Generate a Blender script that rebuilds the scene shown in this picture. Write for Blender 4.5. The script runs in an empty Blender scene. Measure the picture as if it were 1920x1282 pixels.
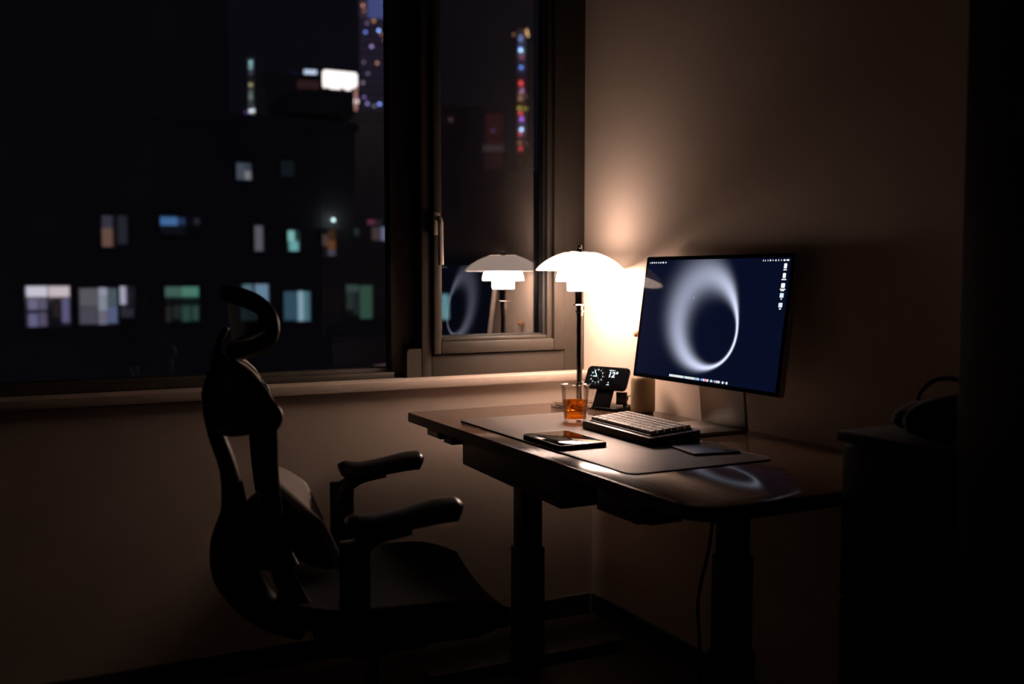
import bpy, bmesh, math, random
import numpy as np
from mathutils import Vector, Matrix
random.seed(7)
R = math.radians
scene = bpy.context.scene
C = scene.collection

# ------------------------------------------------------------------ camera
CAM_Z = 1.165
YAW, PITCH, FPX, IW, IH = R(26.95), R(3.75), 1867.0, 1920.0, 1282.0
cam_d = bpy.data.cameras.new('camera')
cam_d.sensor_width = 36.0
cam_d.lens = FPX / IW * 36.0
cam_d.clip_start, cam_d.clip_end = 0.05, 2000
cam_d.dof.use_dof = True
cam_d.dof.focus_distance = 2.72
cam_d.dof.aperture_fstop = 2.2
cam_d.dof.aperture_blades = 0
cam = bpy.data.objects.new('camera', cam_d)
C.objects.link(cam)
cam.location = (0, 0, CAM_Z)
cam.rotation_euler = (R(90) - PITCH, 0, -YAW)
scene.camera = cam

# ------------------------------------------------------------------ world, exposure
world = bpy.data.worlds.new('night_sky')
scene.world = world
world.use_nodes = True
bg = world.node_tree.nodes['Background']
bg.inputs[0].default_value = (0.66, 0.60, 1.0, 1)
bg.inputs[1].default_value = 0.0062
vs = scene.view_settings
vs.view_transform = 'Standard'
vs.look = 'None'
vs.exposure = 0.0
vs.gamma = 1.0
vs.use_curve_mapping = False
cy = scene.cycles
cy.use_denoising = True
cy.adaptive_threshold = 0.02
cy.max_bounces = 7
cy.diffuse_bounces = 4
cy.glossy_bounces = 4
cy.transparent_max_bounces = 24
cy.sample_clamp_indirect = 6.0
LAMP_COL = (1.0, 0.725, 0.60)
LAMP_MID, LAMP_LOW, LAMP_TOP, LAMP_LINING, LAMP_UP = 50.0, 50.0, 1.9, 16.0, 46.0

# ------------------------------------------------------------------ helpers
_f = Vector((math.sin(YAW) * math.cos(PITCH), math.cos(YAW) * math.cos(PITCH), -math.sin(PITCH)))
_r = Vector((math.cos(YAW), -math.sin(YAW), 0))
_u = _r.cross(_f)
def spot(px, py, Y):
    """point of the street front standing Y metres away (plane parallel to the window wall)"""
    d = (px - IW / 2) * _r - (py - IH / 2) * _u + FPX * _f
    t = Y / d.y
    return Vector((d.x * t, Y, d.z * t + CAM_Z))

MATS = {}
def nodes_of(name):
    m = bpy.data.materials.new(name)
    m.use_nodes = True
    nt = m.node_tree
    return m, nt, nt.nodes['Principled BSDF']
def mat(name, col, rough=0.5, metal=0.0, noise=0.0, nscale=20.0, bump=0.0, bscale=200.0, coat=0.0, spec=None, aniso=(1, 1, 1)):
    if name in MATS:
        return MATS[name]
    m, nt, p = nodes_of(name)
    p.inputs['Base Color'].default_value = (*col, 1)
    p.inputs['Roughness'].default_value = rough
    p.inputs['Metallic'].default_value = metal
    if coat:
        p.inputs['Coat Weight'].default_value = coat
        p.inputs['Coat Roughness'].default_value = 0.05
    if spec is not None:
        p.inputs['Specular IOR Level'].default_value = spec
    tc = nt.nodes.new('ShaderNodeTexCoord')
    mp = nt.nodes.new('ShaderNodeMapping')
    mp.inputs['Scale'].default_value = aniso
    nt.links.new(tc.outputs['Object'], mp.inputs['Vector'])
    if noise:
        n = nt.nodes.new('ShaderNodeTexNoise')
        n.inputs['Scale'].default_value = nscale
        n.inputs['Detail'].default_value = 6
        nt.links.new(mp.outputs['Vector'], n.inputs['Vector'])
        mx = nt.nodes.new('ShaderNodeMix')
        mx.data_type = 'RGBA'
        mx.inputs[6].default_value = (*[c * (1 - noise) for c in col], 1)
        mx.inputs[7].default_value = (*[min(1, c * (1 + noise)) for c in col], 1)
        nt.links.new(n.outputs['Fac'], mx.inputs[0])
        nt.links.new(mx.outputs[2], p.inputs['Base Color'])
    if bump:
        n2 = nt.nodes.new('ShaderNodeTexNoise')
        n2.inputs['Scale'].default_value = bscale
        n2.inputs['Detail'].default_value = 3
        nt.links.new(mp.outputs['Vector'], n2.inputs['Vector'])
        b = nt.nodes.new('ShaderNodeBump')
        b.inputs['Strength'].default_value = bump
        b.inputs['Distance'].default_value = 0.002
        nt.links.new(n2.outputs['Fac'], b.inputs['Height'])
        nt.links.new(b.outputs['Normal'], p.inputs['Normal'])
    MATS[name] = m
    return m
def emit(name, col, strength=1.0, sample=False, base=None):
    if name in MATS:
        return MATS[name]
    m, nt, p = nodes_of(name)
    p.inputs['Base Color'].default_value = (*(base or (0.02, 0.02, 0.02)), 1)
    p.inputs['Roughness'].default_value = 0.4
    p.inputs['Emission Color'].default_value = (*col, 1)
    p.inputs['Emission Strength'].default_value = strength
    if not sample:
        m.cycles.emission_sampling = 'NONE'
    MATS[name] = m
    return m
def lin(r, g, b):
    return tuple(((c / 255) / 12.92 if c / 255 <= 0.04045 else ((c / 255 + 0.055) / 1.055) ** 2.4) for c in (r, g, b))
def glass_thin(name, tint=(1, 1, 1), ior=1.5, scale=1.0):
    """clear pane: lets light straight through and mirrors by Fresnel"""
    m = bpy.data.materials.new(name)
    m.use_nodes = True
    nt = m.node_tree
    nt.nodes.clear()
    o = nt.nodes.new('ShaderNodeOutputMaterial')
    mx = nt.nodes.new('ShaderNodeMixShader')
    t = nt.nodes.new('ShaderNodeBsdfTransparent')
    t.inputs[0].default_value = (*tint, 1)
    g = nt.nodes.new('ShaderNodeBsdfGlossy')
    g.inputs['Roughness'].default_value = 0.0
    fr = nt.nodes.new('ShaderNodeFresnel')
    fr.inputs['IOR'].default_value = ior
    mm = nt.nodes.new('ShaderNodeMath')
    mm.operation = 'MULTIPLY'
    mm.inputs[1].default_value = scale
    nt.links.new(fr.outputs[0], mm.inputs[0])
    nt.links.new(mm.outputs[0], mx.inputs[0])
    nt.links.new(t.outputs[0], mx.inputs[1])
    nt.links.new(g.outputs[0], mx.inputs[2])
    nt.links.new(mx.outputs[0], o.inputs[0])
    MATS[name] = m
    return m

def obj(name, bm, m, parent=None, smooth=False, loc=None, rot=None):
    me = bpy.data.meshes.new(name)
    bmesh.ops.recalc_face_normals(bm, faces=bm.faces)
    bm.to_mesh(me)
    bm.free()
    if smooth:
        for p in me.polygons:
            p.use_smooth = True
        if smooth != 'all':
            try:
                me.set_sharp_from_angle(angle=R(smooth if smooth is not True else 40))
            except Exception:
                pass
    me.materials.append(m)
    o = bpy.data.objects.new(name, me)
    C.objects.link(o)
    if parent:
        o.parent = parent
    if loc is not None:
        o.location = loc
    if rot is not None:
        o.rotation_euler = rot
    return o
def inst(src, name, parent, loc=None, rot=None, scale=None):
    o = bpy.data.objects.new(name, src.data)
    C.objects.link(o)
    o.parent = parent
    if loc is not None: o.location = loc
    if rot is not None: o.rotation_euler = rot
    if scale is not None: o.scale = scale
    return o
def thing(name, label, cat, loc=(0, 0, 0), rotz=0, group=None):
    o = bpy.data.objects.new(name, None)
    C.objects.link(o)
    o.empty_display_size = 0.05
    o.location = loc
    o.rotation_euler = (0, 0, rotz)
    tag(o, label, cat, group)
    return o
def tag(o, label, cat, group=None):
    o['label'] = label
    o['category'] = cat
    if group:
        o['group'] = group
    return o
def struct(o, label=None):
    o['kind'] = 'structure'
    if label:
        o['label'] = label
    return o

def box(bm, x0, x1, y0, y1, z0, z1, bev=0.0, seg=2):
    r = bmesh.ops.create_cube(bm, size=1.0)
    vs_ = r['verts']
    for v in vs_:
        v.co = Vector((x0 + (v.co.x + .5) * (x1 - x0), y0 + (v.co.y + .5) * (y1 - y0), z0 + (v.co.z + .5) * (z1 - z0)))
    if bev:
        es = list({e for v in vs_ for e in v.link_edges})
        bmesh.ops.bevel(bm, geom=es, offset=bev, segments=seg, affect='EDGES', profile=0.5)
    return bm
def B(x0, x1, y0, y1, z0, z1, bev=0.0, seg=2):
    return box(bmesh.new(), x0, x1, y0, y1, z0, z1, bev, seg)
def prism(bm, pts, z0, z1):
    """extrude an outline in xy between two heights"""
    a = [bm.verts.new((p[0], p[1], z0)) for p in pts]
    b = [bm.verts.new((p[0], p[1], z1)) for p in pts]
    bm.faces.new(a[::-1])
    bm.faces.new(b)
    n = len(pts)
    for i in range(n):
        bm.faces.new((a[i], a[(i + 1) % n], b[(i + 1) % n], b[i]))
    return bm
def rrect(x0, x1, y0, y1, r, n=6, radii=None):
    out = []
    rs = radii or (r, r, r, r)
    for (cx, cy_, a0, rr) in ((x1, y1, 0, rs[0]), (x0, y1, 90, rs[1]), (x0, y0, 180, rs[2]), (x1, y0, 270, rs[3])):
        sx = -1 if a0 in (0, 270) else 1
        sy = -1 if a0 in (0, 90) else 1
        for i in range(n + 1):
            a = R(a0 + 90 * i / n)
            out.append((cx + sx * rr + rr * math.cos(a), cy_ + sy * rr + rr * math.sin(a)))
    return out
def soft_prism(pts, z0, z1, bev, seg=2):
    bm = prism(bmesh.new(), pts, z0, z1)
    if bev:
        es = [e for e in bm.edges if abs(e.verts[0].co.z - e.verts[1].co.z) < 1e-7]
        bmesh.ops.bevel(bm, geom=es, offset=bev, segments=seg, affect='EDGES', profile=0.5)
    return bm
def lathe(prof, n=48, bm=None, cap=True):
    bm = bm or bmesh.new()
    rings = []
    for (r, z) in prof:
        if r < 1e-6:
            rings.append([bm.verts.new((0, 0, z))])
        else:
            rings.append([bm.verts.new((r * math.cos(2 * math.pi * i / n), r * math.sin(2 * math.pi * i / n), z)) for i in range(n)])
    for a, b in zip(rings[:-1], rings[1:]):
        if len(a) == 1 and len(b) == 1:
            continue
        for i in range(n):
            j = (i + 1) % n
            if len(a) == 1:
                bm.faces.new((a[0], b[i], b[j]))
            elif len(b) == 1:
                bm.faces.new((a[i], a[j], b[0]))
            else:
                bm.faces.new((a[i], a[j], b[j], b[i]))
    return bm
def smooth_path(pts, n=8):
    P = [Vector(p) for p in pts]
    out = []
    for i in range(len(P) - 1):
        p0, p1, p2, p3 = P[max(i - 1, 0)], P[i], P[i + 1], P[min(i + 2, len(P) - 1)]
        for k in range(n):
            t = k / n
            out.append(0.5 * ((2 * p1) + (-p0 + p2) * t + (2 * p0 - 5 * p1 + 4 * p2 - p3) * t * t + (-p0 + 3 * p1 - 3 * p2 + p3) * t ** 3))
    out.append(P[-1])
    return out
def sweep(bm, path, wa, wb, side, n=14, power=2.6, closed=False):
    """superellipse section along a path; wa half width along 'side', wb half thickness across; numbers or lists"""
    m = len(path)
    rings = []
    for i, p in enumerate(path):
        if closed:
            t = (path[(i + 1) % m] - path[i - 1]).normalized()
        else:
            t = (path[min(i + 1, m - 1)] - path[max(i - 1, 0)]).normalized()
        sd = side(i) if callable(side) else side
        s = (Vector(sd) - t * t.dot(Vector(sd))).normalized()
        b = t.cross(s).normalized()
        a_ = wa[i] if isinstance(wa, (list, tuple)) else wa
        b_ = wb[i] if isinstance(wb, (list, tuple)) else wb
        ring = []
        for k in range(n):
            th = 2 * math.pi * k / n
            c, q = math.cos(th), math.sin(th)
            ring.append(bm.verts.new(p + s * (a_ * math.copysign(abs(c) ** (2 / power), c)) + b * (b_ * math.copysign(abs(q) ** (2 / power), q))))
        rings.append(ring)
    pairs = list(zip(rings[:-1], rings[1:])) + ([(rings[-1], rings[0])] if closed else [])
    for a, b in pairs:
        for k in range(n):
            bm.faces.new((a[k], a[(k + 1) % n], b[(k + 1) % n], b[k]))
    if not closed:
        bm.faces.new(rings[0][::-1])
        bm.faces.new(rings[-1])
    return bm
def tube(pts, r, n=10, smoothn=8, closed=False, bm=None):
    path = smooth_path(pts, smoothn) if smoothn else [Vector(p) for p in pts]
    def side(i):
        t = (path[min(i + 1, len(path) - 1)] - path[max(i - 1, 0)]).normalized()
        return (0, 0, 1) if abs(t.z) < 0.9 else (0, 1, 0)
    return sweep(bm or bmesh.new(), path, r, r, side, n=n, power=2.0, closed=closed)
def interp(vals, path_n, smoothn):
    out = []
    for i in range(len(vals) - 1):
        for k in range(smoothn):
            out.append(vals[i] + (vals[i + 1] - vals[i]) * k / smoothn)
    out.append(vals[-1])
    return out
def sheet(fun, nu, nv, thick, bm=None):
    """closed curved panel: fun(u,v)->(point, offset direction)"""
    bm = bm or bmesh.new()
    A, Bk = [], []
    for i in range(nu + 1):
        ra, rb = [], []
        for j in range(nv + 1):
            p, nrm = fun(i / nu, j / nv)
            ra.append(bm.verts.new(p))
            rb.append(bm.verts.new(Vector(p) - Vector(nrm) * thick))
        A.append(ra); Bk.append(rb)
    for i in range(nu):
        for j in range(nv):
            bm.faces.new((A[i][j], A[i + 1][j], A[i + 1][j + 1], A[i][j + 1]))
            bm.faces.new((Bk[i][j], Bk[i][j + 1], Bk[i + 1][j + 1], Bk[i + 1][j]))
    for i in range(nu):
        bm.faces.new((A[i][0], Bk[i][0], Bk[i + 1][0], A[i + 1][0]))
        bm.faces.new((A[i][nv], A[i + 1][nv], Bk[i + 1][nv], Bk[i][nv]))
    for j in range(nv):
        bm.faces.new((A[0][j], A[0][j + 1], Bk[0][j + 1], Bk[0][j]))
        bm.faces.new((A[nu][j], Bk[nu][j], Bk[nu][j + 1], A[nu][j + 1]))
    return bm
def text_obj(name, s, size, m, parent, loc, depth=0.00015, shear=0.0, bold=0.0):
    cu = bpy.data.curves.new(name + '_type', 'FONT')
    cu.body = s
    cu.size = size
    cu.align_x, cu.align_y = 'CENTER', 'CENTER'
    cu.extrude = depth
    cu.offset = bold
    cu.shear = shear
    tmp = bpy.data.objects.new('tmp_type', cu)
    C.objects.link(tmp)
    dg = bpy.context.evaluated_depsgraph_get()
    me = bpy.data.meshes.new_from_object(tmp.evaluated_get(dg))
    bpy.data.objects.remove(tmp)
    me.materials.clear()
    me.materials.append(m)
    o = bpy.data.objects.new(name, me)
    C.objects.link(o)
    o.parent = parent
    o.location = loc
    return o

# ------------------------------------------------------------------ materials
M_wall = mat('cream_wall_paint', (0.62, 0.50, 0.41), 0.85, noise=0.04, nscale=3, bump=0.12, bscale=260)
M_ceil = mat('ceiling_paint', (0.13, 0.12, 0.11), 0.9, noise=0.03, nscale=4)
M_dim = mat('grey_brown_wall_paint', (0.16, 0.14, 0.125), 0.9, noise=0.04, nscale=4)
M_frame = mat('brown_grey_window_frame', (0.040, 0.032, 0.025), 0.5, noise=0.05, nscale=30, spec=.3)
M_gasket = mat('black_gasket', (0.012, 0.011, 0.010), 0.6, noise=0.1)
M_sill = mat('pale_stone_sill', (0.42, 0.34, 0.28), 0.6, noise=0.12, nscale=40)
M_pane = glass_thin('window_glass', (0.93, 0.94, 0.95), 1.52, 2.3)
M_handle = mat('handle_metal', (0.60, 0.55, 0.50), 0.42, 0.25, noise=0.05)
M_black = mat('matte_black_plastic', (0.018, 0.018, 0.018), 0.42, noise=0.1, nscale=60, bump=0.1, bscale=900)
M_blackmetal = mat('black_powder_coat', (0.026, 0.025, 0.024), 0.5, noise=0.1, nscale=80, bump=0.15, bscale=1200)
M_satin = mat('satin_black', (0.010, 0.010, 0.011), 0.22, noise=0.1)
M_chrome = mat('polished_chrome', (0.80, 0.78, 0.76), 0.07, 1.0, noise=0.02)
M_darkchrome = mat('dark_chrome', (0.16, 0.14, 0.13), 0.12, 1.0, noise=0.03)
M_alu = mat('brushed_aluminium', (0.34, 0.315, 0.295), 0.40, 1.0, noise=0.05, nscale=60, aniso=(1, 12, 1))
M_ward = mat('dark_wardrobe_board', (0.085, 0.070, 0.060), 0.6, noise=0.25, nscale=9, aniso=(6, 6, 0.6))
M_cab = mat('black_cabinet_board', (0.045, 0.042, 0.040), 0.6, noise=0.15, nscale=12)
M_bag = mat('black_bag_cloth', (0.024, 0.023, 0.023), 0.9, noise=0.3, nscale=90, bump=0.4, bscale=500)
M_khaki = mat('khaki_matte_shell', (0.30, 0.22, 0.115), 0.75, noise=0.08, nscale=120, bump=0.25, bscale=1500)
M_mat = mat('taupe_leather', (0.15, 0.118, 0.100), 0.40, noise=0.22, nscale=14, bump=0.30, bscale=520)
M_matedge = mat('mat_stitched_edge', (0.02, 0.017, 0.015), 0.6, noise=0.1)
M_key = mat('light_keycap', (0.62, 0.58, 0.55), 0.55, noise=0.04, nscale=200)
M_kdark = mat('dark_keycap', (0.09, 0.085, 0.085), 0.55, noise=0.05, nscale=200)
M_case = mat('keyboard_case', (0.045, 0.045, 0.05), 0.4, noise=0.05)
M_casetop = mat('keyboard_top_frame', (0.42, 0.40, 0.39), 0.4, noise=0.05)
M_screenoff = mat('dark_glass', (0.004, 0.004, 0.005), 0.06, noise=0.05, spec=.03)
M_tabletglass = mat('tablet_glass', (0.006, 0.006, 0.008), 0.04, noise=0.05, spec=.2)
M_jet = mat('jet_black_plastic', (0.004, 0.004, 0.004), 0.4, noise=0.05, spec=.10)
M_fabric = mat('grey_chair_mesh', (0.42, 0.37, 0.34), 0.9, noise=0.45, nscale=420, bump=0.6, bscale=900)
M_chair = mat('chair_black_nylon', (0.030, 0.028, 0.027), 0.40, noise=0.1, nscale=50, bump=0.12, bscale=700)
M_pad = mat('arm_pad_rubber', (0.035, 0.032, 0.030), 0.33, noise=0.1, nscale=60)
M_facade = mat('far_dark_facade', (0.55, 0.53, 0.54), 0.9, noise=0.3, nscale=0.4)
M_facade2 = mat('far_grey_facade', (0.55, 0.52, 0.58), 0.9, noise=0.3, nscale=0.2)
M_wood_peg = mat('orange_brown_wood', (0.45, 0.20, 0.08), 0.5, noise=0.2, nscale=60)

def wood(name, dark, light, rough, scale, grain_axis):
    m, nt, p = nodes_of(name)
    tc = nt.nodes.new('ShaderNodeTexCoord')
    mp = nt.nodes.new('ShaderNodeMapping')
    mp.inputs['Scale'].default_value = grain_axis
    n = nt.nodes.new('ShaderNodeTexNoise')
    n.inputs['Scale'].default_value = scale
    n.inputs['Detail'].default_value = 8
    n.inputs['Distortion'].default_value = 0.6
    cr = nt.nodes.new('ShaderNodeValToRGB')
    cr.color_ramp.elements[0].position = 0.35
    cr.color_ramp.elements[0].color = (*dark, 1)
    cr.color_ramp.elements[1].position = 0.70
    cr.color_ramp.elements[1].color = (*light, 1)
    nt.links.new(tc.outputs['Object'], mp.inputs['Vector'])
    nt.links.new(mp.outputs['Vector'], n.inputs['Vector'])
    nt.links.new(n.outputs['Fac'], cr.inputs[0])
    nt.links.new(cr.outputs[0], p.inputs['Base Color'])
    p.inputs['Roughness'].default_value = rough
    p.inputs['Specular IOR Level'].default_value = .40
    MATS[name] = m
    return m
M_desk = wood('dark_walnut_desktop', (0.100, 0.056, 0.040), (0.150, 0.088, 0.062), 0.11, 9, (7, 0.7, 7))
M_floor = wood('dark_floor_boards', (0.030, 0.020, 0.014), (0.055, 0.037, 0.026), 0.45, 6, (0.8, 7, 7))

# ------------------------------------------------------------------ room shell
XW, YW, XL, YB, ZC = 1.795, 2.97, -1.65, -1.7, 2.75
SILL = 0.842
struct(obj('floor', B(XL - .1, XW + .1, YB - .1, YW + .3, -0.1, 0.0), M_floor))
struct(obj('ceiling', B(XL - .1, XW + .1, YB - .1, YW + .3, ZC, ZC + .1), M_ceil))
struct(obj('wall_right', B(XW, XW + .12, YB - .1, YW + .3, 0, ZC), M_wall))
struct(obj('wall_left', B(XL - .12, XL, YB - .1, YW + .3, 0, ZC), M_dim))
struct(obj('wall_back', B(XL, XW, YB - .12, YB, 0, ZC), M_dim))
YLOW = 2.914
struct(obj('wall_window', B(XL, XW, YLOW, YW + .22, 0, SILL - .028), M_wall))
struct(obj('wall_window_header', B(XL, XW, YW, YW + .22, 2.45, ZC), M_wall))
bm = B(XL, XW - .001, YLOW - .021, YW + .10, SILL - .028, SILL, .004)
struct(obj('trim_1', bm, M_sill, smooth=30), 'pale stone window sill running under the whole window')
struct(obj('baseboard_window', B(XL, XW - .014, YLOW - .012, YLOW, 0, .07, .002), mat('dark_baseboard', (.05, .042, .036), .6, noise=.05)))
struct(obj('baseboard_right', B(XW - .012, XW, YB, YLOW - .013, 0, .07, .002), MATS['dark_baseboard']))

# window: fixed pane on the left, casement sash on the right
win = bpy.data.objects.new('window_1', None); C.objects.link(win)
struct(win, 'dark brown-grey framed window over the night city, wide pane and casement')
WT = 2.45
YF = YW + 0.005           # front face of the fixed frame
def part(name, bm, m, parent, smooth=30): return obj(name, bm, m, parent, smooth)
part('right_jamb', B(1.716, XW, YF, YF + .10, SILL, WT, .003), M_frame, win)
part('mullion', B(1.188, 1.222, YF, YF + .10, SILL, WT, .003), M_frame, win)
part('bottom_rail', B(1.222, 1.716, YF, YF + .10, SILL, .912, .003), M_frame, win)
part('top_rail', B(1.222, 1.716, YF, YF + .10, WT - .07, WT, .003), M_frame, win)
pts = [(1.138, SILL), (1.188, SILL), (1.188, .934)] + [(1.150 - .012 * math.sin(R(a)), .922 + .012 * math.cos(R(a))) for a in (0, 22, 45, 67, 90)]
bm = prism(bmesh.new(), pts, 0, .05)
for v in bm.verts: v.co = Vector((v.co.x, YF + .002 + v.co.z, v.co.y))
part('corner_block', bm, M_frame, win)
# recessed frame of the wide pane
part('pane_stile', B(1.100, 1.187, YF + .045, YF + .10, SILL, WT, .004), M_frame, win)
part('pane_bottom_rail', B(XL, 1.100, YF + .045, YF + .10, SILL, .874, .004), M_frame, win)
part('pane_top_rail', B(XL, 1.100, YF + .045, YF + .10, WT - .06, WT, .004), M_frame, win)
part('pane_bottom_bead', B(XL, 1.100, YF + .015, YF + .044, SILL, .862, .003), M_frame, win)
part('glass_pane', B(XL, 1.104, YF + .070, YF + .074, .870, WT - .05), M_pane, win)
# casement sash
sash = bpy.data.objects.new('casement_sash', None); C.objects.link(sash); sash.parent = win
ys0, ys1 = YF - .012, YF + .075
g = .0035
sx0, sx1, sz0, sz1 = 1.222 + g, 1.716 - g, .912 + g, WT - .07 - g
def sash_bar(name, x0, x1, z0, z1):
    part(name, B(x0, x1, ys0, ys1, z0, z1, .004), M_frame, sash)
sash_bar('sash_stile', sx0, 1.252, sz0, sz1)
sash_bar('sash_stile', 1.668, sx1, sz0, sz1)
sash_bar('sash_rail', 1.252, 1.668, sz0, .955)
sash_bar('sash_rail', 1.252, 1.668, sz1 - .045, sz1)
for (x0, x1, z0, z1) in ((1.252, 1.260, .955, sz1 - .045), (1.648, 1.668, .955, sz1 - .045), (1.260, 1.648, .955, .967), (1.260, 1.648, sz1 - .06, sz1 - .045)):
    part('glazing_bead', B(x0, x1, ys0 + .014, ys1 - .005, z0, z1, .003), M_frame, sash)
part('gasket', B(1.640, 1.648, ys0 + .030, ys0 + .060, .967, sz1 - .06), M_gasket, sash)
part('gasket', B(1.260, 1.640, ys0 + .034, ys0 + .060, .967, .972), M_gasket, sash)
part('glass_pane', B(1.258, 1.650, YW + .056, YW + .060, .960, sz1 - .05), M_pane, sash)
# dark gap behind sash edges
part('seal', B(1.2225, 1.2250, YF + .012, YF + .07, .914, WT - .075), M_gasket, sash)
part('seal', B(1.7130, 1.7155, YF + .012, YF + .07, .914, WT - .075), M_gasket, sash)
part('seal', B(1.2255, 1.7125, YF + .012, YF + .07, .9125, .9150), M_gasket, sash)
# handle on the left stile
hx, hz = 1.236, 1.350
part('handle_rose', B(hx - .013, hx + .011, ys0 - .008, ys0, hz - .052, hz + .020, .006, 3), M_handle, sash)
bm = tube([(hx, ys0 - .004, hz), (hx, ys0 - .018, hz), (hx + .001, ys0 - .025, hz - .004), (hx + .002, ys0 - .027, hz - .02)], .0085, 12)
part('handle_neck', bm, M_handle, sash, 'all')
bm = bmesh.new()
pth = smooth_path([(hx + .002, ys0 - .027, hz - .008), (hx + .002, ys0 - .028, hz - .07), (hx + .003, ys0 - .028, hz - .148)], 6)
sweep(bm, pth, .0085, .007, (1, 0, 0), n=14, power=3)
part('handle_lever', bm, M_handle, sash, 'all')

# ------------------------------------------------------------------ wardrobe and cabinet at the end of the desk
wd = thing('wardrobe', 'tall dark wooden wardrobe against the right wall past the desk', 'wardrobe', (1.62, .715, 0))
part('carcass', B(-.165, .170, -.44, .44, .06, 2.4, .003), M_ward, wd)
part('plinth', B(-.145, .170, -.43, .43, 0, .06), M_ward, wd)
for y0, y1 in ((-.438, -.002), (.002, .438)):
    d_ = part('door', B(-.187, -.167, y0, y1, .065, 2.395, .002), M_ward, wd)
    yy = -.035 if y0 < -.1 else .035
    part('handle', tube([(-.187, yy, 1.0), (-.21, yy, 1.02), (-.21, yy, 1.18), (-.187, yy, 1.2)], .005, 8, 4), M_darkchrome, d_, 'all')
cb = thing('cabinet', 'black low cabinet at the end of the desk, a bag on top', 'cabinet', (1.615, 1.272, 0))
part('body', B(-.185, .175, -.110, .12, .05, .85, .002), M_cab, cb)
part('cabinet_top', B(-.205, .178, -.11, .132, .852, .872, .002), M_cab, cb)
part('plinth', B(-.14, .175, -.11, .115, 0, .05), M_cab, cb)
for z0, z1 in ((.06, .30), (.306, .55), (.556, .845)):
    d_ = part('drawer', B(-.203, -.187, -.108, .117, z0, z1, .002), M_cab, cb)
    part('pull', B(-.213, -.204, -.04, .045, z1 - .03, z1 - .02, .002), M_blackmetal, d_)
bg_ = thing('shoulder_bag', 'dark slouching bag lying on the low black cabinet', 'bag', (1.615, 1.275, .8725))
bm = bmesh.new()
bmesh.ops.create_icosphere(bm, subdivisions=4, radius=1)
for v in bm.verts:
    n = v.co.copy()
    k = 1 + .10 * math.sin(5 * n.x + 2 * n.y) * math.cos(4 * n.y + 1) + .05 * math.sin(11 * n.y + 3 * n.z)
    v.co = Vector((n.x * .150 * k, n.y * .098 * k, max(n.z * .040 * k + .008 * math.cos(4 * n.y + .6), -.030)))
    v.co.z += .030
part('bag_body', bm, M_bag, bg_, 'all')
part('strap', tube([(-.06, .060, .045), (-.075, .050, .070), (-.055, .03, .098), (-.03, .0, .100), (-.005, -.03, .085), (.005, -.06, .050)], .0045, 8), M_bag, bg_, 'all')

# ------------------------------------------------------------------ desk
DZ = 0.75
DX0, DX1, DY0, DY1 = 1.09, 1.786, 1.408, 2.852
desk = thing('standing_desk', 'dark walnut-topped height-adjustable desk along the right wall', 'desk', (1.437, 2.13, 0))
ox, oy = 1.437, 2.13
def dp(name, bm, m, parent=None, smooth=30):
    for v in bm.verts:
        v.co.x -= ox; v.co.y -= oy
    return obj(name, bm, m, parent or desk, smooth)
dp('desktop', soft_prism(rrect(DX0, DX1, DY0, DY1, .03, 8, (.004, .006, .075, .075)), DZ - .028, DZ - .0015, .001), mat('black_edge_board', (.014, .013, .012), .55, noise=.1, nscale=40))
dp('wood_top', soft_prism(rrect(DX0 + .0004, DX1 - .0004, DY0 + .0004, DY1 - .0004, .03, 8, (.004, .006, .075, .075)), DZ - .0015, DZ, .0005), M_desk)
LX, LY = 1.375, 2.60
for ly in (LY, 1.66):
    leg = dp('leg', B(LX - .042, LX + .042, ly - .032, ly + .032, .03, .36, .004), M_blackmetal)
    dp('inner_tube', B(LX - .036, LX + .036, ly - .027, ly + .027, .36, .57, .004), M_blackmetal, leg)
    dp('top_tube', B(LX - .030, LX + .030, ly - .022, ly + .022, .57, DZ - .065, .004), M_blackmetal, leg)
    ft = dp('foot', B(LX - .33, LX + .33, ly - .035, ly + .035, .008, .030, .004), M_blackmetal)
    for fx in (-.30, .30):
        bm = lathe([(0, 0), (.022, 0), (.022, .008), (0, .008)], 20)
        for v in bm.verts: v.co += Vector((LX + fx, ly, 0))
        dp('levelling_pad', bm, M_black, ft)
    dp('support_arm', B(LX - .26, LX + .26, ly - .03, ly + .03, DZ - .062, DZ - .029, .003), M_blackmetal)
dp('crossbeam', B(LX - .06, LX - .02, 1.692, 2.568, DZ - .066, DZ - .03, .002), M_blackmetal)
dp('crossbeam', B(LX + .02, LX + .06, 1.692, 2.568, DZ - .066, DZ - .03, .002), M_blackmetal)
bm = B(1.135, 1.30, 1.985, 2.54, DZ - .110, DZ - .0285, .002)
dp('drawer_tray', bm, M_blackmetal)
bm = prism(bmesh.new(), [(1.985, DZ - .124), (2.02, DZ - .110), (2.54, DZ - .110), (2.54, DZ - .112)], 1.137, 1.298)
for v in bm.verts: v.co = Vector((v.co.z, v.co.x, v.co.y))
dp('tray_lip', bm, M_blackmetal)
dp('motor_box', soft_prism(rrect(1.17, 1.29, 1.70, 1.90, .02), DZ - .105, DZ - .029, .012), M_black)
hs = dp('hand_switch', B(1.100, 1.155, 2.62, 2.72, DZ - .052, DZ - .029, .004), M_black)
dp('button_strip', B(1.0985, 1.1005, 2.635, 2.705, DZ - .048, DZ - .034), M_satin, hs)
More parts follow.
